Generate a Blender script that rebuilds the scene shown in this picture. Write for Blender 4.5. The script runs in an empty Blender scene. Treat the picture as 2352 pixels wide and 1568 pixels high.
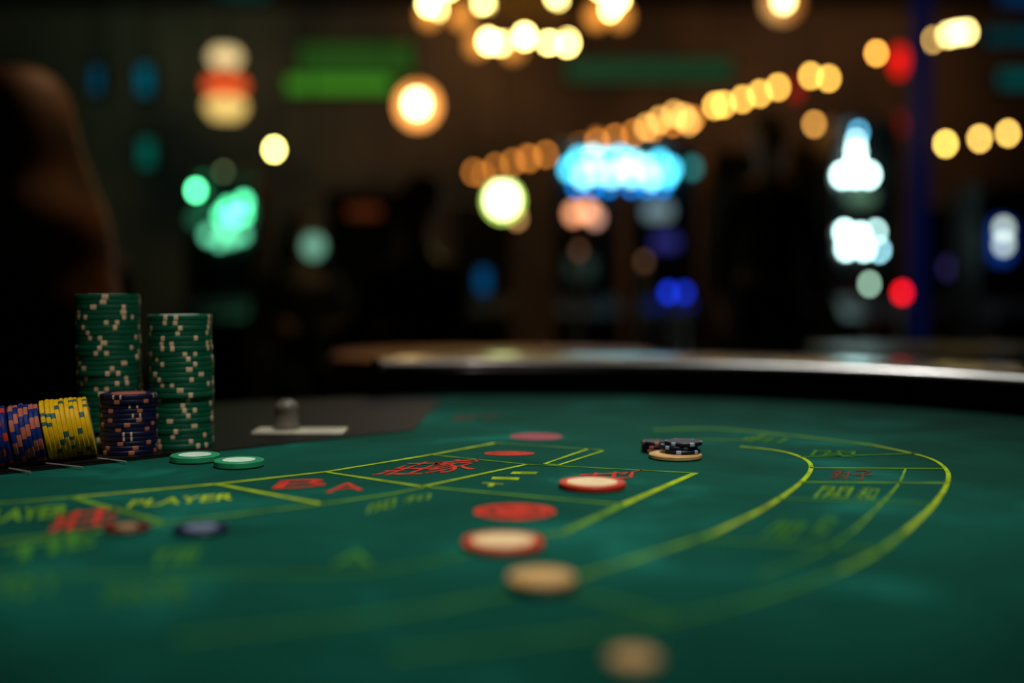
import bpy, bmesh, math, random
from mathutils import Vector, Matrix
random.seed(7)
S=bpy.context.scene
C=S.collection
F=2613.0; ZT=0.75; H=0.12; ZC=ZT+H
TH=math.atan(114/F)
fw=Vector((0,math.cos(TH),-math.sin(TH))); up=Vector((0,math.sin(TH),math.cos(TH))); rt=Vector((1,0,0))
CAM=Vector((0,0,ZC))
def ray(u,v): return fw+rt*((u-1176)/F)+up*((784-v)/F)
def P(u,v,d):
    r=ray(u,v); return CAM+r*(d/r.y)
def G(u,v,z=ZT):
    r=ray(u,v); return CAM+r*((z-ZC)/r.z)
def lin(c):
    o=[]
    for x in c:
        x=x/255.0
        o.append(x/12.92 if x<=0.04045 else ((x+0.055)/1.055)**2.4)
    return tuple(o)
# ---------------------------------------------------------------- materials
MC={}
def mat(name,rgb,rough=0.6,metal=0.0,noise=0.0,nscale=40.0,bump=0.0,bscale=400.0,spec=0.5,emit=None,estr=0.0,coat=0.0,lin_in=False):
    if name in MC: return MC[name]
    m=bpy.data.materials.new(name); m.use_nodes=True
    nt=m.node_tree; b=nt.nodes['Principled BSDF']
    c=rgb if lin_in else lin(rgb)
    b.inputs['Base Color'].default_value=(*c,1); b.inputs['Roughness'].default_value=rough
    b.inputs['Metallic'].default_value=metal; b.inputs['Specular IOR Level'].default_value=spec
    b.inputs['Coat Weight'].default_value=coat
    if noise>0:
        tc=nt.nodes.new('ShaderNodeTexCoord'); n=nt.nodes.new('ShaderNodeTexNoise'); n.inputs['Scale'].default_value=nscale
        n.inputs['Detail'].default_value=4
        cr=nt.nodes.new('ShaderNodeValToRGB')
        cr.color_ramp.elements[0].position=0.3; cr.color_ramp.elements[1].position=0.72
        cr.color_ramp.elements[0].color=(*[x*(1-noise) for x in c],1); cr.color_ramp.elements[1].color=(*[min(1,x*(1+noise)) for x in c],1)
        nt.links.new(tc.outputs['Object'],n.inputs['Vector']); nt.links.new(n.outputs['Fac'],cr.inputs['Fac']); nt.links.new(cr.outputs['Color'],b.inputs['Base Color'])
    if bump>0:
        tc2=nt.nodes.new('ShaderNodeTexCoord'); n2=nt.nodes.new('ShaderNodeTexNoise'); n2.inputs['Scale'].default_value=bscale
        bp=nt.nodes.new('ShaderNodeBump'); bp.inputs['Strength'].default_value=bump; bp.inputs['Distance'].default_value=0.001
        nt.links.new(tc2.outputs['Object'],n2.inputs['Vector']); nt.links.new(n2.outputs['Fac'],bp.inputs['Height']); nt.links.new(bp.outputs['Normal'],b.inputs['Normal'])
    if emit is not None:
        b.inputs['Emission Color'].default_value=(*lin(emit),1); b.inputs['Emission Strength'].default_value=estr
    MC[name]=m; return m
def emat(rgb,strength):
    return mat('glow_%d_%d_%d_%d'%(*rgb,int(strength*100)),rgb,rough=0.4,emit=rgb,estr=strength)
# ---------------------------------------------------------------- object helpers
def link(o,parent=None):
    C.objects.link(o)
    if parent is not None: o.parent=parent
    return o
def meta(o,label,cat=None,group=None,kind=None):
    if label: o['label']=label
    if cat: o['category']=cat
    if group: o['group']=group
    if kind: o['kind']=kind
    return o
def mobj(name,verts,faces,mats,parent=None,smooth=False,fm=None):
    me=bpy.data.meshes.new(name); me.from_pydata([tuple(v) for v in verts],[],faces)
    for m in (mats if isinstance(mats,list) else [mats]): me.materials.append(m)
    if fm:
        for p,i in zip(me.polygons,fm): p.material_index=i
    if smooth:
        for p in me.polygons: p.use_smooth=True
    me.update()
    return link(bpy.data.objects.new(name,me),parent)
def bm_obj(name,bm,mats,parent=None,smooth=False):
    me=bpy.data.meshes.new(name); bm.to_mesh(me); bm.free()
    for m in (mats if isinstance(mats,list) else [mats]): me.materials.append(m)
    if smooth:
        for p in me.polygons: p.use_smooth=True
    return link(bpy.data.objects.new(name,me),parent)
def empty(name,loc,rz=0.0):
    o=bpy.data.objects.new(name,None); o.empty_display_size=0.05; o.location=loc; o.rotation_euler=(0,0,rz); C.objects.link(o); return o
def box(name,cx,cy,cz,sx,sy,sz,m,parent=None,bev=0.0,rot=None):
    bm=bmesh.new(); bmesh.ops.create_cube(bm,size=1.0)
    bmesh.ops.scale(bm,vec=(sx,sy,sz),verts=bm.verts)
    if bev>0: bmesh.ops.bevel(bm,geom=list(bm.edges),offset=bev,segments=2,affect='EDGES',profile=0.5)
    if rot: bmesh.ops.rotate(bm,cent=(0,0,0),matrix=Matrix.Rotation(rot[1],3,rot[0]),verts=bm.verts)
    bmesh.ops.translate(bm,vec=(cx,cy,cz),verts=bm.verts)
    return bm_obj(name,bm,m,parent)
def lathe(name,prof,m,parent=None,seg=32,loc=(0,0,0),smooth=True):
    verts=[];faces=[]
    n=len(prof)
    for i in range(seg):
        a=2*math.pi*i/seg
        for r,z in prof: verts.append((loc[0]+r*math.cos(a),loc[1]+r*math.sin(a),loc[2]+z))
    for i in range(seg):
        j=(i+1)%seg
        for k in range(n-1):
            faces.append((i*n+k,j*n+k,j*n+k+1,i*n+k+1))
    me=bpy.data.meshes.new(name); me.from_pydata(verts,[],faces); me.materials.append(m)
    bm=bmesh.new(); bm.from_mesh(me); bmesh.ops.remove_doubles(bm,verts=bm.verts,dist=1e-6); bmesh.ops.recalc_face_normals(bm,faces=bm.faces); bm.to_mesh(me); bm.free()
    if smooth:
        for p in me.polygons: p.use_smooth=True
    return link(bpy.data.objects.new(name,me),parent)
def globe(name,loc,r,m,parent=None,sub=2,sz=1.0):
    bm=bmesh.new(); bmesh.ops.create_icosphere(bm,subdivisions=sub,radius=r)
    bmesh.ops.scale(bm,vec=(1,1,sz),verts=bm.verts)
    bmesh.ops.translate(bm,vec=loc,verts=bm.verts)
    return bm_obj(name,bm,m,parent,True)
def tube(name,pts,r,m,parent=None,seg=8):
    cu=bpy.data.curves.new(name,'CURVE'); cu.dimensions='3D'; cu.bevel_depth=r; cu.bevel_resolution=2; cu.use_fill_caps=True
    sp=cu.splines.new('POLY'); sp.points.add(len(pts)-1)
    for i,p in enumerate(pts): sp.points[i].co=(*p,1)
    t=bpy.data.objects.new(name,cu); C.objects.link(t)
    dg=bpy.context.evaluated_depsgraph_get(); me=bpy.data.meshes.new_from_object(t.evaluated_get(dg))
    bpy.data.objects.remove(t); me.materials.clear(); me.materials.append(m)
    for p in me.polygons: p.use_smooth=True
    me.name=name
    return link(bpy.data.objects.new(name,me),parent)
def catmull(pts,n=8):
    out=[]
    P0=[pts[0]]+list(pts)+[pts[-1]]
    for i in range(1,len(P0)-2):
        a,b,c,d=[Vector(x) for x in P0[i-1:i+3]]
        for k in range(n):
            t=k/n
            out.append(0.5*((2*b)+(c-a)*t+(2*a-5*b+4*c-d)*t*t+(3*b-a-3*c+d)*t**3))
    out.append(Vector(pts[-1])); return out
# ---------------------------------------------------------------- room
m_wall=mat('wall_brown_plaster',(88,62,38),rough=0.8,noise=0.85,nscale=0.55)
m_wallg=mat('wall_green_plaster',(40,56,44),rough=0.8,noise=0.5,nscale=0.7)
m_ceil=mat('ceiling_dark',(44,34,24),rough=0.9,noise=0.3,nscale=1.0)
m_carpet=mat('patterned_carpet',(22,16,12),rough=0.95,noise=0.6,nscale=3.0)
def struct(o): o['kind']='structure'; return o
struct(box('floor',0,4.5,-0.05,14,18,0.1,m_carpet))
struct(box('ceiling',0,4.5,4.25,14,18,0.1,m_ceil))
struct(box('wall_back',0,13.55,2.1,14.2,0.1,4.2,m_wall))
struct(box('wall_front',0,-4.55,2.1,14.2,0.1,4.2,m_wall))
struct(box('wall_left',-7.05,4.5,2.1,0.1,18,4.2,m_wallg))
struct(box('wall_right',7.05,4.5,2.1,0.1,18,4.2,m_wallg))
# ---------------------------------------------------------------- table
def felt_material():
    m=bpy.data.materials.new('green_felt'); m.use_nodes=True; nt=m.node_tree; b=nt.nodes['Principled BSDF']
    b.inputs['Roughness'].default_value=0.95; b.inputs['Specular IOR Level'].default_value=0.08
    b.inputs['Sheen Weight'].default_value=0.05; b.inputs['Sheen Tint'].default_value=(0.05,0.8,0.6,1)
    tc=nt.nodes.new('ShaderNodeTexCoord'); n=nt.nodes.new('ShaderNodeTexNoise'); n.inputs['Scale'].default_value=9; n.inputs['Detail'].default_value=6; n.inputs['Distortion'].default_value=0.8
    cr=nt.nodes.new('ShaderNodeValToRGB'); e=cr.color_ramp.elements
    e[0].position=0.35; e[0].color=(0.003,0.072,0.048,1); e[1].position=0.74; e[1].color=(0.012,0.22,0.17,1)
    el=cr.color_ramp.elements.new(0.57); el.color=(0.004,0.106,0.075,1)
    nt.links.new(tc.outputs['Object'],n.inputs['Vector']); nt.links.new(n.outputs['Fac'],cr.inputs['Fac'])
    n3=nt.nodes.new('ShaderNodeTexNoise'); n3.inputs['Scale'].default_value=900; nt.links.new(tc.outputs['Object'],n3.inputs['Vector'])
    mx=nt.nodes.new('ShaderNodeMix'); mx.data_type='RGBA'; mx.blend_type='MULTIPLY'; mx.inputs[0].default_value=0.5
    nt.links.new(cr.outputs['Color'],mx.inputs[6]); nt.links.new(n3.outputs['Fac'],mx.inputs[7]); nt.links.new(mx.outputs[2],b.inputs['Base Color'])
    bp=nt.nodes.new('ShaderNodeBump'); bp.inputs['Strength'].default_value=0.35; bp.inputs['Distance'].default_value=0.0006
    nt.links.new(n3.outputs['Fac'],bp.inputs['Height']); nt.links.new(bp.outputs['Normal'],b.inputs['Normal'])
    return m
m_felt=felt_material()
m_rim=mat('black_padded_leather',(16,12,10),rough=0.28,bump=0.08,bscale=300,spec=0.8,coat=0.4)
m_rimw=mat('matte_black_rail_side',(5,4,4),rough=0.9,spec=0.1)
m_board=mat('dark_wood_board',(7,8,8),rough=0.62,noise=0.4,nscale=12,spec=0.18)
m_steel=mat('brushed_steel',(190,190,180),rough=0.45,metal=0.6,noise=0.15,nscale=80)
m_dkmetal=mat('dark_metal',(50,48,45),rough=0.35,metal=0.9,noise=0.2,nscale=30)
table=empty('gaming_table',(-0.2,0.3,0))
meta(table,'large baccarat table with green felt layout and black padded rail','gaming table')
def T(o):
    o.parent=table; o.matrix_parent_inverse=Matrix.Translation((0.2,-0.3,0)); return o
inner=catmull([(-.15,1.295,0),(-.08,1.325,0),(-.013,1.334,0),(.1,1.33,0),(.21,1.306,0),(.31,1.268,0),(.40,1.205,0),(.495,1.10,0),(.60,.93,0),(.69,.70,0),(.74,.45,0),(.74,.15,0),(.66,-.15,0),(.5,-.42,0),(.25,-.62,0),(-.1,-.75,0),(-.5,-.76,0),(-.85,-.6,0),(-1.08,-.35,0),(-1.17,-.06,0)],8)
dealer=[(-.334,.743),(-.086,.980),(-.078,1.27)]
fp=[(p.x,p.y,ZT) for p in inner]+[(x,y,ZT) for x,y in dealer]
T(mobj('felt_surface',fp,[tuple(range(len(fp)))],m_felt))
board=[(-1.17,-.06)]+dealer+[(-.15,1.295),(-.30,1.23),(-1.37,.15)]
def prism(name,poly,z0,z1,m,parent=None):
    n=len(poly); v=[(x,y,z0) for x,y in poly]+[(x,y,z1) for x,y in poly]
    f=[tuple(range(n-1,-1,-1)),tuple(range(n,2*n))]+[(i,(i+1)%n,n+(i+1)%n,n+i) for i in range(n)]
    me=bpy.data.meshes.new(name); me.from_pydata(v,[],f); me.materials.append(m)
    bm=bmesh.new(); bm.from_mesh(me); bmesh.ops.recalc_face_normals(bm,faces=bm.faces); bm.to_mesh(me); bm.free()
    return link(bpy.data.objects.new(name,me),parent)
T(prism('dealer_board',board,ZT-0.03,ZT+0.001,m_board))
body=[(p.x,p.y) for p in inner]+[(-1.37,.15),(-.30,1.23)]
T(prism('table_body',body,ZT-0.12,ZT-0.002,m_board))
prof=[(-0.002,-.01),(0.0,.020),(0.002,.028),(.006,.034),(.014,.038),(.03,.0405),(.08,.043),(.13,.043),(.165,.036),(.18,.015),(.18,-.06),(.16,-.10),(0.0,-.11)]
rv=[];rf=[];rm=[];n=len(prof)
for i,p in enumerate(inner):
    a=inner[max(0,i-1)]; b=inner[min(len(inner)-1,i+1)]; t=(b-a).normalized(); nrm=Vector((-t.y,t.x,0))
    tap=min(1.0,.25+i/14.0)
    for w,z in prof: rv.append(p+nrm*w*tap+Vector((0,0,ZT+z)))
for i in range(len(inner)-1):
    for k in range(n):
        k2=(k+1)%n; rf.append((i*n+k,(i+1)*n+k,(i+1)*n+k2,i*n+k2)); rm.append(1 if (k<2 or k>8) else 0)
rf.append(tuple(range(n))); rf.append(tuple((len(inner)-1)*n+k for k in range(n-1,-1,-1))); rm+=[1,1]
rim=T(mobj('padded_rail',rv,rf,[m_rim,m_rimw],smooth=True,fm=rm)); rim['label']='black padded glossy armrest rail'
for x,y in [(-.35,.35),(.25,.3)]:
    T(lathe('pedestal_leg',[(0,0),(.28,0),(.28,.03),(.1,.07),(.07,.2),(.07,.5),(.12,.62),(0,.62)],m_board,loc=(x,y,0.0)))
# printed layout
m_yel=mat('yellow_print',(160,190,28),rough=0.85,noise=0.4,nscale=60,spec=.1)
m_yel2=mat('yellow_print_mid',(100,150,40),rough=0.85,noise=0.4,nscale=40,spec=.1)  # middle tone of the yellow print
m_yel3=mat('yellow_print_dark',(62,126,46),rough=0.9,noise=0.3,nscale=30,spec=.1)  # darkest tone of the yellow print, mostly on stretches nearer the camera
m_redp=mat('red_print',(192,60,46),rough=0.85,noise=0.45,nscale=120,spec=.1)
m_redd=mat('red_print_dull',(112,62,46),rough=0.85,noise=0.3,nscale=90,spec=.1)  # duller red for the small lettering
m_pink=mat('pink_print',(160,84,95),rough=0.85,noise=0.3,nscale=90,spec=.1)
ZP=ZT+0.0004
MS={'y':(m_yel,'yellow printed betting line'),'w':(m_yel2,'mid-tone yellow green betting line'),'f':(m_yel3,'dark green betting line')}
def strip(px,w,dst='y',smooth=False):
    pts=[Vector((*G(u,v).xy,0)) for u,v in px]
    if smooth: pts=catmull(pts,8)
    V,Fc=[],[]
    for i,p in enumerate(pts):
        a=pts[max(0,i-1)]; c=pts[min(len(pts)-1,i+1)]; t=(c-a).normalized(); nn=Vector((-t.y,t.x,0))*w/2
        V.append((p.x+nn.x,p.y+nn.y,ZP)); V.append((p.x-nn.x,p.y-nn.y,ZP))
    for i in range(len(pts)-1): Fc.append((2*i,2*i+1,2*i+3,2*i+2))
    o=T(mobj('printed_line',V,Fc,MS[dst][0])); o['label']=MS[dst][1]
def disc(u,v,wpx,m,asp=1.0,ringed=False,label='red printed betting circle'):
    c=G(u,v); r=wpx/2*c.y/F; V=[];Fc=[];seg=48
    rr=[0,.52,.54,.62,.64,1.0] if ringed else [0,1.0]
    n=len(rr)
    for i in range(seg):
        a=2*math.pi*i/seg
        for q in rr: V.append((c.x+r*q*math.cos(a),c.y+asp*r*q*math.sin(a),ZP))
    for i in range(seg):
        j=(i+1)%seg
        for k in range(n-1):
            if ringed and k==2: continue
            Fc.append((i*n+k,j*n+k,j*n+k+1,i*n+k+1))
    o=T(mobj('printed_circle',V,Fc,m)); o['label']=label
def text(s,o,q,t,m=None,bold=0.0):
    cu=bpy.data.curves.new('txt','FONT'); cu.body=s; cu.resolution_u=3; cu.offset=bold
    ob=bpy.data.objects.new('txt',cu); C.objects.link(ob)
    dg=bpy.context.evaluated_depsgraph_get(); dg.update(); me=bpy.data.meshes.new_from_object(ob.evaluated_get(dg))
    bpy.data.objects.remove(ob)
    xs=[v.co.x for v in me.vertices]; ys=[v.co.y for v in me.vertices]
    x0,x1,y0,y1=min(xs),max(xs),min(ys),max(ys)
    O=G(*o);A=G(*q)-O;B=G(*t)-O
    V=[];Fc=[]
    for v in me.vertices:
        p=O+A*((v.co.x-x0)/(x1-x0))+B*((v.co.y-y0)/(y1-y0)); V.append((p.x,p.y,ZP))
    for f in me.polygons: Fc.append(tuple(f.vertices))
    T(mobj('printed_lettering',V,Fc,m or m_yel2))
W=.0044
strip([(-200,1172),(165,1143)],W,'w'); strip([(165,1143),(500,1112),(750,1084),(990,1045),(1137,1018)],W*.9)
strip([(-150,1262),(385,1202)],W*.9,'w'); strip([(385,1202),(740,1158),(900,1135),(990,1117)],W*.7,'w')
strip([(165,1143),(385,1203)],W,'w')
strip([(500,1113),(740,1158)],W*.9)
strip([(750,1085),(970,1118)],W*.7); strip([(970,1118),(1210,1067)],W*.8)
strip([(990,1045),(1210,1067),(1595,1087)],W*.6,'w')
strip([(1137,1018),(1385,1034)],W*.5,'w')
strip([(1250,1066),(1350,1032),(1385,1036),(1285,1068),(1250,1066)],W*.55)
strip([(1597,1087),(1430,1160)],W*1.05); strip([(1430,1160),(1290,1226),(1225,1230)],W*1.1,'w')
strip([(970,1118),(1430,1160)],W*.7,'w')
strip([(-100,1322),(500,1320),(900,1308),(1250,1228)],W*.7,'f',smooth=True)
strip([(1500,988),(1640,985),(1830,1002),(2000,1022)],.006,'w',smooth=True)
strip([(2000,1022),(2120,1048),(2170,1075),(2176,1110),(2140,1165),(2075,1225)],.0029,'y',smooth=True)
strip([(2075,1225),(2010,1272),(1930,1312)],.0032,'w',smooth=True)
strip([(1930,1312),(1780,1365),(1500,1432),(1150,1480),(900,1505)],.0032,'f',smooth=True)
strip([(1700,1026),(1790,1036),(1845,1053),(1863,1075),(1838,1110),(1760,1165),(1640,1225)],.0031,'y',smooth=True)
strip([(1640,1225),(1500,1272),(1330,1325)],.0036,'w',smooth=True)
strip([(1330,1325),(1100,1378),(800,1425),(400,1470)],.0036,'f',smooth=True)
strip([(2080,1077),(2062,1115),(2010,1172),(1960,1220)],.0017,'w',smooth=True); strip([(1960,1220),(1880,1270),(1740,1325)],.002,'f',smooth=True)
strip([(1860,1075),(2168,1077)],.0038,'w'); strip([(1838,1108),(2172,1110)],.0038,'w')
strip([(1775,1145),(2145,1158)],.0036,'f'); strip([(1600,1240),(2030,1262)],.004,'f')
strip([(1250,1345),(1560,1420)],.003,'f'); strip([(1600,1010),(1700,1012),(1760,1000)],.004,'w')
strip([(1840,1050),(2100,1042)],.004,'f')
text('T',(1100,1116),(1150,1119),(1108,1109),m_yel,.03); text('I',(1128,1101),(1190,1103),(1132,1096),m_yel); text('E',(1172,1089),(1232,1090),(1178,1084),m_yel,.03)
text('PLAYER',(290,1166),(535,1148),(305,1150),m_yel,.02); text('PLAYER',(-60,1204),(155,1186),(-40,1175),m_yel2,.03)
text('閒',(840,1182),(905,1165),(850,1160)); text('和',(920,1158),(985,1148),(930,1142))
text('閒',(1868,1143),(1945,1146),(1890,1117)); text('和',(1960,1148),(2005,1150),(1980,1120))
text('閒',(1745,1235),(1815,1240),(1790,1198),m_yel3); text('和',(1850,1232),(1890,1236),(1890,1186),m_yel3)
text('A',(755,1302),(860,1300),(770,1268),m_yel3); text('TIE',(330,1305),(450,1290),(355,1268),m_yel3,.03)
text('TIE',(0,1300),(220,1250),(10,1262),m_yel3,.03); text('PAYS',(240,1388),(430,1378),(250,1348),m_yel3,.03); text('8 TO 1',(-60,1382),(120,1365),(-50,1342),m_yel3,.03)
text('和',(1690,1015),(1790,1018),(1720,1003),m_yel3); text('閒',(1860,1047),(1960,1050),(1870,1034),m_yel3)
text('B',(622,1124),(745,1118),(645,1104),m_redp,.0); text('A',(745,1133),(835,1126),(755,1113),m_redp)
text('莊',(850,1093),(965,1091),(945,1062),m_redp); text('家',(972,1090),(1090,1080),(1000,1060),m_redp)
text('莊',(1310,1118),(1440,1112),(1330,1088),m_redp); text('T',(1420,1104),(1475,1092),(1425,1090),m_redp)
text('莊',(105,1225),(265,1205),(130,1180),m_redp,.01)
text('對',(1905,1100),(1950,1102),(1915,1080),m_redd); text('子',(1955,1102),(2005,1104),(1960,1080),m_redd)
disc(1182,1175,192,m_redp,ringed=True)
disc(1170,1042,116,m_redp,asp=.6); disc(1232,1003,122,m_pink,label='pink printed betting circle')
text('對子',(1035,967),(1150,960),(1045,957),m_redd)
# ---------------------------------------------------------------- chips
def chip_mesh(name,R,t,mats,spots=(),seg=96,cr=.62):
    bv=.0006
    prof=[(0,t/2),(R*cr,t/2),(R*(cr+.02),t/2-.0001),(R*.84,t/2-.0001),(R*.86,t/2),(R-bv,t/2),(R,t/2-bv),(R,-t/2+bv),(R-bv,-t/2),(0,-t/2)]
    verts=[];faces=[];fm=[]
    n=len(prof)
    for i in range(seg):
        a=2*math.pi*i/seg
        for r,z in prof: verts.append((r*math.cos(a),r*math.sin(a),z))
    ss=set()
    for a,w in spots:
        for q in range(w): ss.add((a+q)%seg)
    for i in range(seg):
        j=(i+1)%seg
        sp=i in ss
        for k in range(n-1):
            faces.append((i*n+k,j*n+k,j*n+k+1,i*n+k+1))
            if k==0 : fm.append(2)
            elif k in(1,2,3): fm.append(0)
            else: fm.append(1 if sp else 0)
    me=bpy.data.meshes.new(name); me.from_pydata(verts,[],faces)
    for m in mats: me.materials.append(m)
    for p,i in zip(me.polygons,fm): p.material_index=i
    bm=bmesh.new(); bm.from_mesh(me); bmesh.ops.remove_doubles(bm,verts=bm.verts,dist=1e-6); bmesh.ops.recalc_face_normals(bm,faces=bm.faces); bm.to_mesh(me); bm.free()
    return me
def sp_even(n,w,seg=96): return [(int(i*seg/n),w) for i in range(n)]
def sp_pair(n,w,gap,seg=96):
    o=[]
    for i in range(n): o+=[(int(i*seg/n),w),(int(i*seg/n)+w+gap,w)]
    return o
def cm(n,c,r=.45): return mat(n,c,rough=r,noise=.12,nscale=200,spec=.3)
g_=cm('chip_green',(5,82,58)); cream=cm('chip_cream_spot',(215,185,150)); white=cm('chip_white_center',(215,240,225)); gl=cm('chip_light_green',(40,150,105))
navy=cm('chip_navy',(12,17,55)); orange=cm('chip_orange_spot',(175,105,75)); yel=cm('chip_yellow',(225,180,10)); teal=cm('chip_teal_spot',(50,95,90))
redc=cm('chip_red',(205,55,28)); creamc=cm('chip_cream_center',(255,222,172)); tan=cm('chip_tan',(200,160,105)); salmon=cm('chip_salmon',(180,100,80))
blue=cm('chip_blue',(16,42,120)); dkb=cm('chip_black_blue',(14,17,36)); pale=cm('chip_pale_spot',(150,170,205)); dred=cm('chip_dark_red',(90,26,20)); yc=cm('chip_yellow_center',(235,215,120)); tanb=cm('chip_brown',(90,66,38)); ora=cm('chip_amber',(225,180,115)); dimt=cm('chip_dim_tan',(170,145,105)); dpale=cm('chip_dim_pale',(115,130,160)); dkbr=cm('chip_dark_brown',(60,42,24))
def chip(me,loc,label,group=None,rot=None,name='poker_chip'):
    o=bpy.data.objects.new(name,me); o.location=loc
    o.rotation_euler=rot if rot else (0,0,random.uniform(0,6.28)); C.objects.link(o)
    meta(o,label,'poker chip',group); return o
def stack(mes,x,y,z0,n,t,label,group,jit=.0008):
    ox=oy=0
    for i in range(n):
        if random.random()<.16: ox,oy=random.uniform(-jit,jit),random.uniform(-jit,jit)
        chip(random.choice(mes),(x+ox+random.uniform(-jit,jit)*.3,y+oy+random.uniform(-jit,jit)*.3,z0+t*(i+.5)),label,group)
ZB=ZT+0.001
def at(u,d): return (u-1176)/F*d
TG=.0039
mgs=[chip_mesh('green_chip',.0241,TG-.0001,[g_,cream,white],s) for s in (sp_pair(4,2,3),sp_even(6,2),sp_even(4,3),[(0,2),(20,2),(55,3),(70,2)])]
n1=round((ZC-ZB-(6)*.885/F)/TG); n2=round((ZC-ZB-(58)*.876/F)/TG)
stack(mgs,at(249,.887),.887,ZB,n1,TG,'green poker chip with cream edge spots in tall stack','tall stack of green chips',.0009)
stack(mgs,at(414,.876),.876,ZB,n2,TG,'green poker chip with cream edge spots in second stack','shorter stack of green chips',.0009)
mbs=[chip_mesh('navy_chip',.0204,.0033,[navy,orange,salmon],sp_even(6,3)),chip_mesh('navy_chip_pale',.0204,.0033,[navy,cream,salmon],sp_pair(4,1,3))]
n3=round((ZC-ZB-(228)*.842/F)/.0034)
stack(mbs,at(292,.842),.842,ZB,n3,.0034,'navy blue poker chip with orange edge spots in short stack','short stack of navy chips',.0008)
def roll(mes,u0,u1,d0,d1,R,t,label,group,zoff=0):
    x0,x1=at(u0,d0),at(u1,d1)
    L=math.hypot(x1-x0,d1-d0); n=max(2,int(L/t)); dx,dy=(x1-x0)/n,(d1-d0)/n
    for i in range(n):
        tilt=0.16+random.uniform(-.015,.015)
        e=(Matrix.Rotation(math.radians(20),4,'Z')@Matrix.Rotation(math.pi/2-tilt,4,'Y')@Matrix.Rotation(random.uniform(0,6.28),4,'Z')).to_euler()
        chip(random.choice(mes),(x0+dx*(i+.5),d0+dy*(i+.5),ZB+R+.0002+zoff+random.uniform(0,.001)),label,group,rot=e)
my=[chip_mesh('yellow_chip',.0216,.0031,[yel,teal,yc],s) for s in (sp_even(5,3),sp_pair(3,2,3))]
ms=[chip_mesh('salmon_chip',.0207,.0031,[salmon,blue,creamc],sp_even(8,6))]
mbr=[chip_mesh('blue_red_chip',.0207,.0031,[blue,redc,creamc],sp_even(6,4)),chip_mesh('blue_pale_chip',.0207,.0031,[blue,pale,creamc],sp_even(6,4))]
roll(my,98,206,.792,.820,.0216,.0034,'yellow poker chip with teal edge spots lying on edge','row of yellow chips in the tray')
roll(ms,24,94,.772,.790,.0207,.0034,'salmon and blue poker chip lying on edge','row of salmon chips in the tray')
roll(mbr,-90,18,.742,.770,.0207,.0034,'blue and red poker chip lying on edge','row of blue and red chips in the tray')
tray=empty('chip_tray',(-.36,.80,ZB)); meta(tray,'dark metal chip tray with thin steel dividers set in table','chip tray')
def lineP(t,off,z): return Vector((-.334+.72*t-.69*off,.743+.69*t+.72*off,z))
def Wc(o,par):
    o.parent=par; o.matrix_parent_inverse=Matrix.Translation(par.location).inverted(); return o
pl=[lineP(-.45,.003,0),lineP(.135,.003,0),lineP(.135,.010,0),lineP(-.45,.010,0)]
Wc(prism('tray_edge',[(p.x,p.y) for p in pl],ZB,ZB+.0012,m_dkmetal),tray)
pl=[lineP(-.45,.12,0),lineP(.0,.12,0),lineP(.0,.125,0),lineP(-.45,.125,0)]
Wc(prism('tray_back',[(p.x,p.y) for p in pl],ZB,ZB+.01,m_dkmetal),tray)
for (u,v),(u2,v2) in [((90,1062),(190,1073)),((0,1072),(70,1084)),((225,1052),(290,1060)),]:
    Wc(tube('tray_divider',[G(u,v,ZB+.001),G(u2,v2,ZB+.001)],.0006,m_steel),tray)
def loose(u,v,w,mats,label,n=1,tf=.085,group=None,z0=ZT+.0005,cr=.76,low=None):
    c=G(u,v); R=w/2*c.y/F; t=2*R*tf
    me=chip_mesh('loose_chip',R,t,mats,cr=cr)
    me2=chip_mesh('loose_chip_lower',R,t,low,cr=cr) if low else me
    for i in range(n):
        chip(me if i==n-1 else me2,(c.x+random.uniform(-1,1)*R*.04*(i>0),c.y,z0+t*(i+.5)+.0001*i),label,group)
    return c,R,t
loose(448,1059,112,[gl,gl,white],'green poker chip with white center lying on felt',tf=.13,cr=.66)
loose(549,1071,114,[gl,gl,white],'green poker chip with white center overlapping another chip',tf=.13,cr=.66)
loose(1360,1120,154,[redc,creamc,creamc],'red poker chip with cream center on printed letters')
loose(1155,1258,190,[redc,creamc,creamc],'red poker chip with cream center on green felt',tf=.09)
loose(1245,1352,160,[tan,tanb,ora],'tan poker chip pair stacked on felt',n=2,tf=.09,low=[dkbr,dkbr,dkbr])
loose(1455,1522,130,[dimt,dimt,ora],'dim tan poker chip alone on felt',tf=.1)
loose(462,1222,128,[navy,dpale,dpale],'navy poker chip with pale center on felt',cr=.62)
loose(292,1218,105,[dred,tanb,dimt],'dark red poker chip with tan center on felt',cr=.5)
c,R,t=loose(1551,1052,122,[tan,tan,ora],'tan poker chip under a few dark chips',tf=.08)
t2=t*.9
mk=chip_mesh('dark_chip',R*.72,t2,[dkb,pale,dkb],sp_even(6,4))
for i,(dx,dy) in enumerate([(.26,.20),(.18,.30),(.34,.25)]):
    chip(mk,(c.x+dx*R,c.y+dy*R,ZT+.0006+t+t2*(i+.5)+.0001*i),'dark navy poker chip with pale spots on a small pile','small pile of dark chips')
mk2=chip_mesh('dark_chip_small',R*.5,t2,[dkb,salmon,dkb],sp_even(5,5))
for i in range(3): chip(mk2,(c.x-R*.6,c.y+R*1.6,ZT+.0006+t2*(i+.5)),'dark poker chip with salmon spots beside small pile','dark chips beside the small pile')
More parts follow.
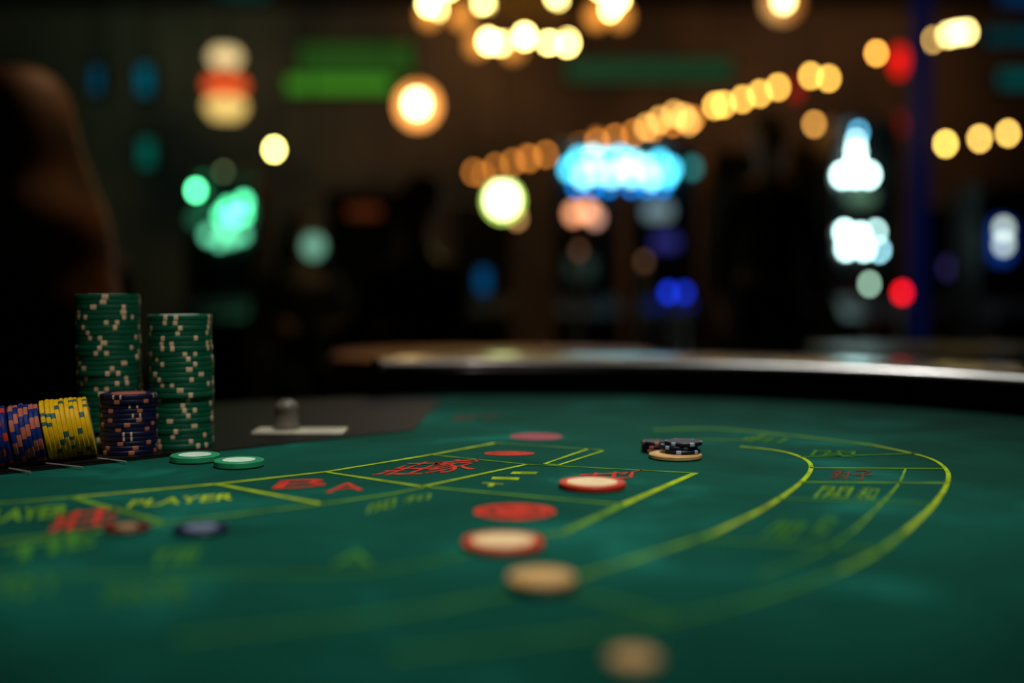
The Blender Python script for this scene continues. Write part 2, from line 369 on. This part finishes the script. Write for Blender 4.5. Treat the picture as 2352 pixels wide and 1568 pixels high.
# drop slot with paddle
slot=empty('money_drop_slot',G(690,994,ZB)); meta(slot,'steel money drop slot plate with grey paddle knob','drop slot')
box('slot_plate',0,0,.0015,.076,.032,.003,mat('pale_steel_plate',(225,220,200),rough=.3,metal=.3,noise=.3,nscale=40),slot,bev=.001)
m_knob=mat('grey_plastic_knob',(100,95,84),rough=.4,noise=.1)
lathe('paddle_knob',[(0,0),(.011,0),(.011,.003),(.0095,.005),(.0095,.016),(.0105,.018),(.009,.022),(.004,.025),(0,.0255)],m_knob,slot,loc=(-.012,.003,.003))
# ---------------------------------------------------------------- second table
m_brown=mat('brown_wood_top',(175,112,78),rough=0.5,noise=.15,nscale=5)
m_bt=mat('blue_grey_top',(45,60,75),rough=0.4,noise=.3,nscale=9)
def side_table(x,y,w,d,m,label,z=.755):
    e=empty('card_table',(x,y,0)); meta(e,label,'table')
    pts=[]
    for i in range(40):
        a=2*math.pi*i/40; ca,sa=math.cos(a),math.sin(a)
        pts.append((w/2*math.copysign(abs(ca)**.6,ca),d/2*math.copysign(abs(sa)**.6,sa)))
    prism('table_top',pts,z-.05,z,m,e)
    lathe('table_leg',[(0,0),(.25,0),(.25,.03),(.06,.08),(.05,z-.1),(.15,z-.05),(0,z-.05)],m_board,e)
side_table(-.03,2.12,.60,.40,m_brown,'small brown wooden card table behind the rail')
side_table(.92,2.35,.6,.4,m_bt,'small dark blue grey card table')
# ---------------------------------------------------------------- lamps
m_cord=mat('black_cord',(10,10,10),rough=.6); m_brass=mat('aged_brass',(120,85,40),rough=.35,metal=1.0,noise=.2,nscale=20)
def rpx(px,d): return px/2*d/F
def pendant(u,v,d,px,rgb,L,label='warm glowing glass globe pendant lamp on thin cord',name='pendant_lamp',sz=1.0,halo=None):
    p=P(u,v,d); e=empty(name,p); meta(e,label,'lamp'); r=rpx(px,d)
    globe('lamp_globe',(0,0,0),r,emat(rgb,L),e,sz=sz)
    lathe('lamp_cap',[(0,r*1.25*sz),(r*.35,r*1.2*sz),(r*.5,r*.85*sz),(r*.42,r*.85*sz),(0,r*1.0*sz)],m_brass,e,seg=16)
    tube('cord',[(0,0,r*sz*1.2),(0,0,4.2-p.z)],.004,m_cord,e)
    if halo:
        hp,hrgb,hL=halo; R=rpx(hp,d)
        vs=[];fs=[]
        for j in range(5):
            a=j/4*1.2
            for i in range(24):
                b=2*math.pi*i/24; vs.append((R*math.sin(a)/math.sin(1.2)*math.cos(b),r*1.6-R*.4*(1-math.cos(a)),R*math.sin(a)/math.sin(1.2)*math.sin(b)))
        for j in range(4):
            for i in range(24): k=(i+1)%24; fs.append((j*24+i,j*24+k,(j+1)*24+k,(j+1)*24+i))
        mobj('halo_dish',vs,fs,emat(hrgb,hL),e,smooth=True)  # glowing dish added to stand in for the soft halo around the globe
    return e
WY=(255,226,140); WA=(255,205,110)
pendant(958,238,6,44,(255,222,150),16,halo=(98,(190,125,55),1.1),label='warm globe pendant lamp with added amber halo dish')
pendant(630,343,7,16,(255,240,130),42)
pendant(1155,458,5,64,(235,255,175),9,'pale yellow green globe pendant lamp',halo=(80,(190,210,110),.6))
pendant(1800,0,6.4,28,(255,220,140),18,halo=(90,(120,75,30),.7))
pendant(450,437,6,17,(90,240,160),24,'small mint green globe pendant lamp')
pendant(513,397,7,14,(110,130,90),6,'small dim grey green globe pendant lamp')
pendant(720,565,5,50,(110,165,140),1.3,'soft grey mint globe pendant lamp')
pendant(1870,285,7,13,(240,170,80),15,'small amber globe pendant lamp')
pendant(2013,122,6,13,(255,180,75),26,'small amber globe pendant lamp')
pendant(1188,502,5.3,18,(200,150,90),5,'small dim amber globe pendant lamp') 
pendant(2065,140,7.6,34,(200,12,12),2.4,'red globe pendant lamp',sz=1.9)
pendant(2065,285,8.0,24,(120,10,12),1.5,'dim red globe pendant lamp',sz=1.6)
pendant(1828,205,8.6,24,(130,14,12),2.4,'dim red globe pendant lamp',sz=1.6)
# tiered lantern
p=P(518,195,6); e=empty('hanging_lantern',p); meta(e,'three tier hanging lantern, cream and orange red bands','lantern')
k=6/F
lathe('upper_shade',[(0,44*k),(28*k,46*k),(38*k,62*k),(28*k,78*k),(0,80*k)],emat((225,200,140),1.4),e,seg=24)
lathe('middle_shade',[(0,-10*k),(44*k,-10*k),(50*k,0),(44*k,10*k),(0,10*k)],emat((220,80,35),1.5),e,seg=24)
lathe('lower_shade',[(0,-76*k),(32*k,-72*k),(48*k,-50*k),(40*k,-34*k),(0,-32*k)],emat((235,195,110),1.3),e,seg=24)
lathe('lantern_frame',[(0,-32*k),(14*k,-32*k),(14*k,-10*k),(0,-10*k)],m_brass,e,seg=16)
lathe('lantern_collar',[(0,10*k),(14*k,10*k),(14*k,44*k),(0,44*k)],m_brass,e,seg=16)
tube('cord',[(0,0,80*k),(0,0,4.2-p.z)],.004,m_cord,e)
# chandelier
ch=empty('chandelier',P(1205,60,7)); meta(ch,'brass chandelier with two rings of glowing bulbs','chandelier')
cb=ch.location
bl=[(1000,22,7.3),(985,8,7.0),(1112,10,7.6),(1280,-8,7.6),(1405,20,7.2),(1420,-5,7.0),(1380,-30,6.8),(1030,-30,6.8),(1122,95,6.8),(1152,97,7.1),(1205,84,6.7),(1205,102,7.2),(1262,98,7.3),(1303,98,7.0)]
for u,v,d in bl:
    l=P(u,v,d)-cb; globe('bulb',l,rpx(23,d),emat((255,225,130),36),ch)
for u,v,d in [(985,35,7.2),(1425,38,7.2),(1095,102,7.0),(1060,38,7.5),(1370,38,7.4),(1180,112,7)]:
    l=P(u,v,d)-cb; globe('halo_globe',l,rpx(48,d),emat((200,130,55),1.5),ch)  # dim globes added for the tan halo around the bulbs
def ring(r,z,rr,nm):
    tube(nm,[(r*math.cos(a*math.pi/12),r*.5*math.sin(a*math.pi/12),z) for a in range(25)],rr,m_brass,ch)
ring(.56,.17,.012,'upper_ring'); ring(.27,-.10,.012,'lower_ring')
lathe('center_stem',[(0,-.16),(.03,-.14),(.05,-.08),(.02,0),(.02,.2),(.05,.25),(.015,.3),(.015,4.2-cb.z),(0,4.2-cb.z)],m_brass,ch,seg=16)
for a in range(6):
    an=a*math.pi/3; tube('arm',[(0,0,.22),(.3*math.cos(an),.15*math.sin(an),.10),(.56*math.cos(an),.28*math.sin(an),.17)],.008,m_brass,ch)
    tube('arm',[(0,0,-.05),(.27*math.cos(an),.135*math.sin(an),-.10)],.007,m_brass,ch)
def lstring(pts,label,ropes):
    e=empty('string_light',P(*pts[0][:3])); meta(e,label,'string lights'); b=e.location.copy()
    tops=[]
    for u,v,d,px,rgb,L in pts:
        q=P(u,v,d)-b; r=rpx(px,d)
        globe('bulb',q,r,emat(rgb,L),e,sub=2); tops.append(q+Vector((0,0,r*1.1)))
    tube('cable',tops,.006,m_cord,e)
    for i in ropes:
        q=tops[i]; tube('suspension_wire',[q,(q.x,q.y,4.2-b.z)],.003,m_cord,e)
pts=[]
h=275*12/F
N=13
for i in range(N):
    s=i/(N-1); d=12+(8.3-12)*s**.8
    v=670-h*F/d; s2=(395-v)/(395-284.0); u=1088+(1545-1088)*s2
    pts.append((u,v,d,12,(215,132,52),11+6.0*s))
for u,v in [(1110,402),(1210,362),(1370,318)]: pts.append((u,v,11.0,12,(200,115,45),8))
for u,v in [(1485,292),(1515,276),(1548,262),(1582,281),(1570,268)]: pts.append((u,v,8.2,14,(255,190,95),12))
pts.sort(key=lambda a:a[0])
for u,v in [(1642,243),(1662,240),(1705,228),(1745,215),(1787,200),(1862,174),(1903,180)]: pts.append((u,v,h*F/(670-v),13,(255,195,85),25))
lstring(pts,'long string of amber bulbs hung from the ceiling',[0,8,16,20,26])
lstring([(2140,92,8.2,13,WA,20),(2178,80,8.1,15,WY,28),(2198,75,8.0,15,WY,28),(2220,73,7.9,15,WY,28)],'short string of bright warm bulbs',[0,3])
lstring([(2172,330,8,13,(255,215,100),30),(2250,318,7.8,13,(255,205,100),26),(2315,306,7.6,13,(255,205,100),26)],'short string of three warm bulbs',[0,2])
# ---------------------------------------------------------------- lit panels
def panel_sign(u0,v0,u1,v1,d,rgb,L,label,name='light_panel'):
    a=P(u0,v1,d); b=P(u1,v0,d); cx=(a.x+b.x)/2; cz=(a.z+b.z)/2; w=b.x-a.x; hh=b.z-a.z
    e=empty(name,(cx,d,cz)); meta(e,label,'sign')
    box('lit_face',0,-.03,0,w,.02,hh,emat(rgb,L),e,bev=.005)
    box('housing',0,.02,0,w+.06,.08,hh+.06,m_board,e,bev=.01)
    for sx in (-.4,.4): tube('suspension_rod',[(sx*w,.02,hh/2),(sx*w,.02,4.2-cz)],.006,m_cord,e)
panel_sign(660,180,900,212,9,(64,136,34),.85,'long green lit sign panel')
panel_sign(690,105,950,172,9.5,(46,92,32),.55,'long dim green lit sign panel')
panel_sign(1300,140,1680,185,10,(34,80,50),.5,'long dim teal green lit sign panel')
panel_sign(2290,165,2420,200,8.2,(0,80,80),.6,'teal lit sign panel')
panel_sign(2260,70,2420,100,8.8,(0,60,70),.6,'dim teal lit sign panel')
panel_sign(2290,-30,2400,10,9.4,(0,50,90),.7,'dim blue lit sign panel')
panel_sign(215,160,235,210,7,(0,60,80),1.1,'small dim teal sign panel')
panel_sign(320,155,350,215,7,(0,75,90),1.1,'small dim teal sign panel')
panel_sign(325,325,355,380,7.5,(0,80,68),1.1,'small dim teal sign panel')
panel_sign(500,-60,620,0,8,(0,50,50),.7,'dim teal sign panel')
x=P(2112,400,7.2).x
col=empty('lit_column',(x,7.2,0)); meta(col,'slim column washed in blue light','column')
lathe('column_shaft',[(0,.1),(.06,.1),(.06,3.9),(0,3.9)],mat('blue_column_glow',(14,26,100),rough=.5,emit=(12,24,80),estr=.25),col,seg=24)  # blue wash of light is put into the shaft colour and a faint emission
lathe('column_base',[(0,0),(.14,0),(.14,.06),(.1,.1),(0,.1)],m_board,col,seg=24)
lathe('column_capital',[(0,3.9),(.1,3.9),(.14,4.15),(.14,4.2),(0,4.2)],m_board,col,seg=24)
# ---------------------------------------------------------------- slot machines
m_cab=mat('slot_cabinet_black',(20,20,22),rough=.35,noise=.2,nscale=6)
def slot_machine(u,y,w,label,screens=(),bulbs=(),btn=None,top=1.46):
    x=P(u,400,y).x
    e=empty('slot_machine',(x,y,0)); meta(e,label,'slot machine')
    prof=[(.0,0),(-.28,0),(-.28,.55),(-.36,.66),(-.34,.74),(-.18,.84),(-.12,top-.06),(-.14,top-.02),(-.12,top),(.25,top),(.25,0)]
    v=[(-w/2,a,b) for a,b in prof]+[(w/2,a,b) for a,b in prof]; n=len(prof)
    f=[tuple(range(n)),tuple(range(2*n-1,n-1,-1))]+[(i,n+i,n+(i+1)%n,(i+1)%n) for i in range(n)]
    mobj('cabinet',v,f,m_cab,e)
    for nm,u0,v0,u1,v1,rgb,L in screens:
        ys=y-.18; a=P(u0,v1,ys); b=P(u1,v0,ys); ww,hh=b.x-a.x,b.z-a.z
        box(nm,(a.x+b.x)/2-x,-.16,(a.z+b.z)/2,ww,.06,hh,emat(rgb,L),e,bev=min(ww,hh,.06)*.45)
    for nm,ub,vb,px,rgb,L in bulbs:
        ys=y-.19; q=P(ub,vb,ys); globe(nm,(q.x-x,-.19,q.z),rpx(px,ys),emat(rgb,L),e)
    for i in range(5):
        lathe('button',[(0,0),(.022,0),(.022,.012),(.015,.018),(0,.018)],emat(*(btn or ((60,60,70),.2))),e,seg=12,loc=((i-2)*w*.17,-.27,.79))
    return e
CY=(80,210,245); CY2=(150,240,250)
def zpx(v,d): return ZC+(670-v)*d/F
b1=[('topper_bulb',u,v,24,c_,8) for u,v,c_ in [(1308,388,CY),(1330,366,CY),(1362,362,CY2),(1395,368,CY),(1425,362,CY),(1340,405,CY2),(1372,395,CY2),(1405,402,CY2),(1430,385,CY2)]]
b2=[('topper_bulb',u,v,24,c_,8) for u,v,c_ in [(1452,372,CY2),(1482,384,CY2),(1515,372,CY),(1540,388,CY),(1450,402,CY2),(1495,408,CY2),(1530,404,CY)]]+[('topper_bulb',1590,385,24,(50,150,150),2.2)]
b1+=[('topper_bulb',u,428,14,(0,130,230),8) for u in range(1325,1430,36)]; b2+=[('topper_bulb',u,428,14,(0,130,230),8) for u in range(1450,1550,36)]
slot_machine(1345,7,.37,'black slot machine with cyan bulb topper and tan screen',[('lower_screen',1300,590,1370,640,(50,70,65),.4)],b1+[('reel_lamp',1318,490,30,(225,150,105),4),('reel_lamp',1350,485,30,(225,150,105),4),('reel_lamp',1368,500,26,(190,140,120),3.5)],top=zpx(340,7))
slot_machine(1522,7,.37,'black slot machine with cyan bulb topper and grey screen',[('screen',1480,468,1545,500,(130,155,160),.8),('lower_screen',1500,540,1560,570,(50,50,130),.8)],b2,((20,40,220),.5),top=zpx(340,7))
WC=(205,255,250)
slot_machine(1975,6.5,.36,'slot machine with clusters of white cyan bulbs',[('screen',1945,440,2015,465,(70,95,75),1.2)],
  [('topper_bulb',1935,402,22,WC,20),('topper_bulb',1965,402,22,WC,20),('topper_bulb',1995,402,22,WC,20),('topper_bulb',1966,376,22,WC,20),('topper_bulb',1966,348,18,WC,18),('topper_bulb',1966,325,12,WC,14),('topper_bulb',1972,304,12,(110,210,255),12),
   ('front_bulb',1940,533,18,WC,22),('front_bulb',1975,540,18,WC,22),('front_bulb',2012,532,13,WC,16),('front_bulb',1944,570,18,WC,20),('front_bulb',1985,570,18,WC,20),('front_bulb',2020,574,13,(170,240,255),16)],top=zpx(285,6.5))
slot_machine(2300,6,.34,'slot machine with blue frame and pale narrow screen',[('screen_frame',2278,505,2330,600,(15,60,150),.9),],[('screen_lamp',2305,525,24,(215,235,215),3.5),('screen_lamp',2305,560,24,(215,235,215),3.5)],top=1.42)
MI=(85,230,160)
slot_machine(520,6.2,.36,'slot machine with clusters of mint green bulbs',[('side_screen',430,490,470,515,(50,120,90),.8)],
  [('front_bulb',525,478,22,MI,8),('front_bulb',560,464,22,MI,9),('front_bulb',510,496,22,MI,8),('front_bulb',558,492,22,MI,9),('front_bulb',535,500,18,MI,8)]+[('lower_bulb',u,v,24,(90,190,145),3.8) for u,v in [(478,540),(505,552),(532,545),(556,538),(518,530)]],top=1.5)
slot_machine(835,6.6,.4,'dark slot machine with dim reddish brown screen',[('screen',795,475,875,495,(110,52,26),.5)],top=1.45)
slot_machine(1110,7.5,.36,'dark slot machine with dim blue screen',[('lower_screen',1095,620,1125,670,(0,75,125),.9)])
slot_machine(2190,7.8,.42,'dark slot machine with dim violet screen',[('screen',2170,600,2210,630,(70,60,130),1.1)])
slot_machine(1700,7.2,.40,'tall dark slot machine added as backing',top=1.75)  # this and the next cabinet added to darken the background behind the standing person
slot_machine(1860,7.4,.34,'tall dark slot machine added as backing',top=1.8)
def post_lamp(u,v,d,px,rgb,L,label):
    q=P(u,v,d); e=empty('bollard_lamp',(q.x,q.y,0)); meta(e,label,'lamp'); r=rpx(px,d)
    lathe('lamp_base',[(0,0),(.10,0),(.10,.02),(.02,.05),(.015,q.z-r),(0,q.z-r)],m_cab,e,seg=16)
    globe('lamp_globe',(0,0,q.z),r,emat(rgb,L),e)
post_lamp(2072,672,6,20,(230,15,30),10,'slim post lamp with bright red globe')
post_lamp(1535,672,5.2,20,(18,45,190),7,'slim post lamp with deep blue globe')
post_lamp(1572,672,5.7,20,(18,45,190),5,'slim post lamp with deep blue globe')
post_lamp(1997,652,5.4,14,(150,190,165),15,'slim post lamp with grey green globe')
post_lamp(1330,575,5.5,16,(120,80,55),2.6,'slim post lamp with dim amber globe')
post_lamp(1480,600,6.2,16,(120,85,60),2.6,'slim post lamp with dim amber globe')
# ---------------------------------------------------------------- people
def skin_obj(name,nodes,edges,m,parent,sub=2,root=0):
    me=bpy.data.meshes.new(name); me.from_pydata([n[0] for n in nodes],edges,[])
    o=bpy.data.objects.new(name,me); C.objects.link(o)
    bpy.context.view_layer.objects.active=o
    md=o.modifiers.new('s','SKIN'); md.use_smooth_shade=True
    for i,n in enumerate(nodes):
        r=n[1]; me.skin_vertices[0].data[i].radius=(r,r) if not isinstance(r,tuple) else r
    me.skin_vertices[0].data[root].use_root=True
    ss=o.modifiers.new('u','SUBSURF'); ss.levels=sub; ss.render_levels=sub
    dg=bpy.context.evaluated_depsgraph_get(); dg.update(); m2=bpy.data.meshes.new_from_object(o.evaluated_get(dg))
    bpy.data.objects.remove(o); m2.materials.clear(); m2.materials.append(m); m2.name=name
    for p in m2.polygons: p.use_smooth=True
    return link(bpy.data.objects.new(name,m2),parent)
m_skin=mat('skin',(190,130,100),rough=.55,spec=.3,noise=.1,nscale=20)
def person(x,y,rz,sc,seated,hair_rgb,cloth_rgb,label,longhair=True,hw=1.0):
    e=empty('person',(x,y,0),rz); e.scale=(sc,sc,sc); meta(e,label,'person')
    dz=0 if seated else .37
    N=[];E=[]
    def add(p,r,par=None):
        N.append(((p[0],p[1],p[2]),r)); i=len(N)-1
        if par is not None: E.append((par,i))
        return i
    Z=lambda z:z+dz
    pel=add((0,0,Z(.58)),(.15,.10)); wa=add((0,.0,Z(.72)),(.125,.095),pel); chs=add((0,.015,Z(.90)),(.15,.11),wa)
    uc=add((0,0,Z(1.02)),(.12,.085),chs); nk=add((0,0,Z(1.10)),.055,uc); nt=add((0,.012,Z(1.16)),.055,nk)
    h1=add((0,.025,Z(1.21)),(.062,.075),nt); h2=add((0,.015,Z(1.29)),(.078,.095),h1); h3=add((0,.0,Z(1.36)),(.068,.085),h2)
    nose=add((0,.115,Z(1.265)),.012,h2)
    for s in (-1,1):
        add((s*.085,.0,Z(1.27)),.014,h2)
        sh=add((s*.165,0,Z(1.0)),.06,uc)
        if seated:
            el=add((s*.23,.10,Z(.76)),.042,sh); wr=add((s*.15,.32,Z(.80)),.027,el); pm=add((s*.14,.39,Z(.80)),(.036,.018),wr)
            fd=Vector((0,1,-.1)); 
        else:
            el=add((s*.24,.0,Z(.73)),.042,sh); wr=add((s*.24,.06,Z(.49)),.027,el); pm=add((s*.235,.075,Z(.42)),(.02,.036),wr)
            fd=Vector((0,.15,-1))
        side=Vector((1,0,0)) if seated else Vector((0,1,0)); pp=Vector(N[pm][0])
        for k,(off,ln) in enumerate([(-.027,.065),(-.009,.08),(.009,.085),(.027,.07)]):
            a=pp+side*off+fd*.03; b=a+fd*ln*.5; c2=a+fd*ln*.85+(Vector((0,0,-.02)) if seated else Vector((-s*.015,0,0)))
            ia=add(a,.009,pm); ib=add(b,.0085,ia); add(c2,.007,ib)
        t1=pp+side*(-s*.035 if seated else .035); it=add(t1,.010,pm); add(t1+fd*.035+side*(-s*.012 if seated else .012),.008,it)
        hp=add((s*.09,0,Z(.53)),.075,pel)
        if seated:
            kn=add((s*.12,.42,.53),.06,hp); an=add((s*.12,.44,.12),.04,kn); add((s*.13,.57,.05),(.035,.03),an)
        else:
            kn=add((s*.11,.01,.50),.06,hp); an=add((s*.11,-.01,.09),.04,kn); add((s*.12,.13,.04),(.035,.03),an)
    skin_obj('body',N,E,m_skin,e)
    cm_=mat('cloth_%d_%d_%d'%cloth_rgb,cloth_rgb,rough=.85,noise=.25,nscale=15)
    cn=[((0,0,Z(.56)),(.165,.12)),((0,0,Z(.72)),(.145,.115)),((0,.015,Z(.90)),(.168,.13)),((0,0,Z(1.02)),(.135,.10)),((0,0,Z(1.075)),(.07,.07))]
    ce=[(0,1),(1,2),(2,3),(3,4)]
    for s in (-1,1):
        b=len(cn)
        if seated: cn+= [((s*.165,0,Z(1.0)),.072),((s*.23,.10,Z(.76)),.055),((s*.16,.29,Z(.795)),.038)]
        else: cn+= [((s*.165,0,Z(1.0)),.072),((s*.24,.0,Z(.73)),.055),((s*.24,.055,Z(.51)),.038)]
        ce+=[(3,b),(b,b+1),(b+1,b+2)]
    skin_obj('jacket',cn,ce,cm_,e)
    tn=[((0,0,Z(.59)),(.16,.11))]; te=[]
    for s in (-1,1):
        b=len(tn)
        if seated: tn+=[((s*.09,0,Z(.53)),.09),((s*.12,.42,.53),.075),((s*.12,.44,.13),.055)]
        else: tn+=[((s*.09,0,Z(.52)),.098),((s*.11,.01,.50),.075),((s*.11,-.01,.10),.06)]
        te+=[(0,b),(b,b+1),(b+1,b+2)]
    skin_obj('trousers',tn,te,mat('trousers_dark',(22,22,28),rough=.9),e)
    hm=mat('hair_%d_%d_%d'%hair_rgb,hair_rgb,rough=.6,noise=.8,nscale=9,spec=.3)
    hn=[((0,.02,Z(1.385)),(.075,.085)),((0,-.03,Z(1.33)),(.10,.092)),((0,-.055,Z(1.24)),(.095,.06))]; he=[(0,1),(1,2)]
    if longhair:
        hn+=[((0,-.06,Z(1.17)),(.10*hw,.05*hw)),((0,-.085,Z(1.08)),(.12*hw,.075*hw)),((0,-.09,Z(1.0)),(.115*hw,.06*hw)),((0,-.12,Z(.90)),(.125*hw,.075*hw)),((0,-.115,Z(.78)),(.09*hw,.05*hw))]; he+=[(2,3),(3,4),(4,5),(5,6),(6,7)]
        for s in (-1,1):
            b=len(hn); hn+=[((s*.078,.01,Z(1.29)),.035),((s*.095,.0,Z(1.17)),.045),((s*.11,.04,Z(1.02)),.035)]; he+=[(1,b),(b,b+1),(b+1,b+2)]
    skin_obj('hair',hn,he,hm,e)
    for s in (-1,1): globe('eye',(s*.032,.098,Z(1.292)),.011,mat('eye_white',(230,225,220),rough=.2),e,sub=2)
    if seated:
        st=empty('stool',(x,y,0),rz); st.scale=(sc,sc,sc); meta(st,'dark padded stool with metal pedestal under seated person','stool')
        lathe('stool_seat',[(0,.385),(.15,.385),(.17,.40),(.17,.42),(.15,.435),(0,.435)],m_rimw,st)
        lathe('stool_pedestal',[(0,0),(.2,0),(.2,.015),(.03,.04),(.025,.36),(.1,.385),(0,.385)],m_dkmetal,st)
person(P(45,400,1.95).x,1.95,math.radians(50),.90,True,(120,72,30),(14,11,10),'seated person with long brown hair and dark jacket',hw=1.25)
person(P(960,400,4.2).x,4.2,math.radians(150),.93,True,(24,14,8),(60,32,15),'seated person in dark brown jacket with short hair',False)
person(P(1765,400,5.2).x,5.2,math.radians(185),.95,False,(10,8,8),(10,9,10),'standing person in black jacket and dark trousers',False)
person(P(690,400,5.3).x,5.3,math.radians(200),.90,True,(24,14,8),(45,24,12),'seated person in brown jacket with long dark hair',True)
# ---------------------------------------------------------------- lights
def spot(loc,tgt,W,ang,rad,col,blend=1.0):
    l=bpy.data.lights.new('unseen_spot','SPOT'); l.energy=W; l.spot_size=math.radians(ang); l.spot_blend=blend; l.shadow_soft_size=rad; l.color=col
    o=bpy.data.objects.new('unseen_spot',l); o.location=loc; o.rotation_euler=(Vector(tgt)-Vector(loc)).to_track_quat('-Z','Y').to_euler(); C.objects.link(o)
spot((.25,.2,2.6),(-.01,.72,ZT),128,33,.12,(1,.94,.84))
spot((-.9,-.1,2.0),(-.28,.9,.8),3,40,.1,(1,.9,.7))
spot((.60,2.9,2.7),(.28,1.27,.78),75,25,.07,(1,.98,.90))  # unseen spot added from behind to draw the bright streak along the rail
spot((-.1,2.9,2.4),(-.02,1.35,.78),18,20,.06,(1,.85,.75))  # second added spot, warms the left part of the rail highlight
spot((-.3,2.8,2.6),(-.78,1.9,.95),34,34,.1,(1,.66,.34))  # unseen warm spot added to brighten the long brown hair
spot((-.1,2.3,3.4),(0,2.1,.75),70,22,.1,(1,.75,.55))  # unseen spot added to brighten the brown card table
for x,y,W,c in [(-.3,10.1,42,(1,.66,.36)),(3.5,10.3,38,(1,.68,.42)),(-3.6,9.5,42,(.35,.85,.75))]:  # spots added out of view for a brown and teal glow on the back wall
    l=bpy.data.lights.new('unseen_wash','SPOT'); l.energy=W*3; l.spot_size=2.0; l.spot_blend=1; l.shadow_soft_size=.15; l.color=c
    o=bpy.data.objects.new('unseen_wash',l); o.location=(x,y,4.1); o.rotation_euler=(Vector((x,13.5,3.0))-Vector((x,y,4.1))).to_track_quat('-Z','Y').to_euler(); C.objects.link(o)
w=bpy.data.worlds.new('World'); S.world=w; w.use_nodes=True; w.node_tree.nodes['Background'].inputs[0].default_value=(.01,.014,.014,1); w.node_tree.nodes['Background'].inputs[1].default_value=.3
S.view_settings.view_transform='Standard'
# ---------------------------------------------------------------- camera
cd=bpy.data.cameras.new('camera'); cam=bpy.data.objects.new('camera',cd); C.objects.link(cam)
cd.sensor_width=36; cd.lens=F/2352*36; cam.location=CAM; cam.rotation_euler=(math.pi/2-TH,0,0)
cd.clip_start=.02; cd.clip_end=60
cd.dof.use_dof=True; cd.dof.focus_distance=.785; cd.dof.aperture_fstop=40/22.5; cd.dof.aperture_ratio=1.12; cd.dof.aperture_blades=0
S.camera=cam
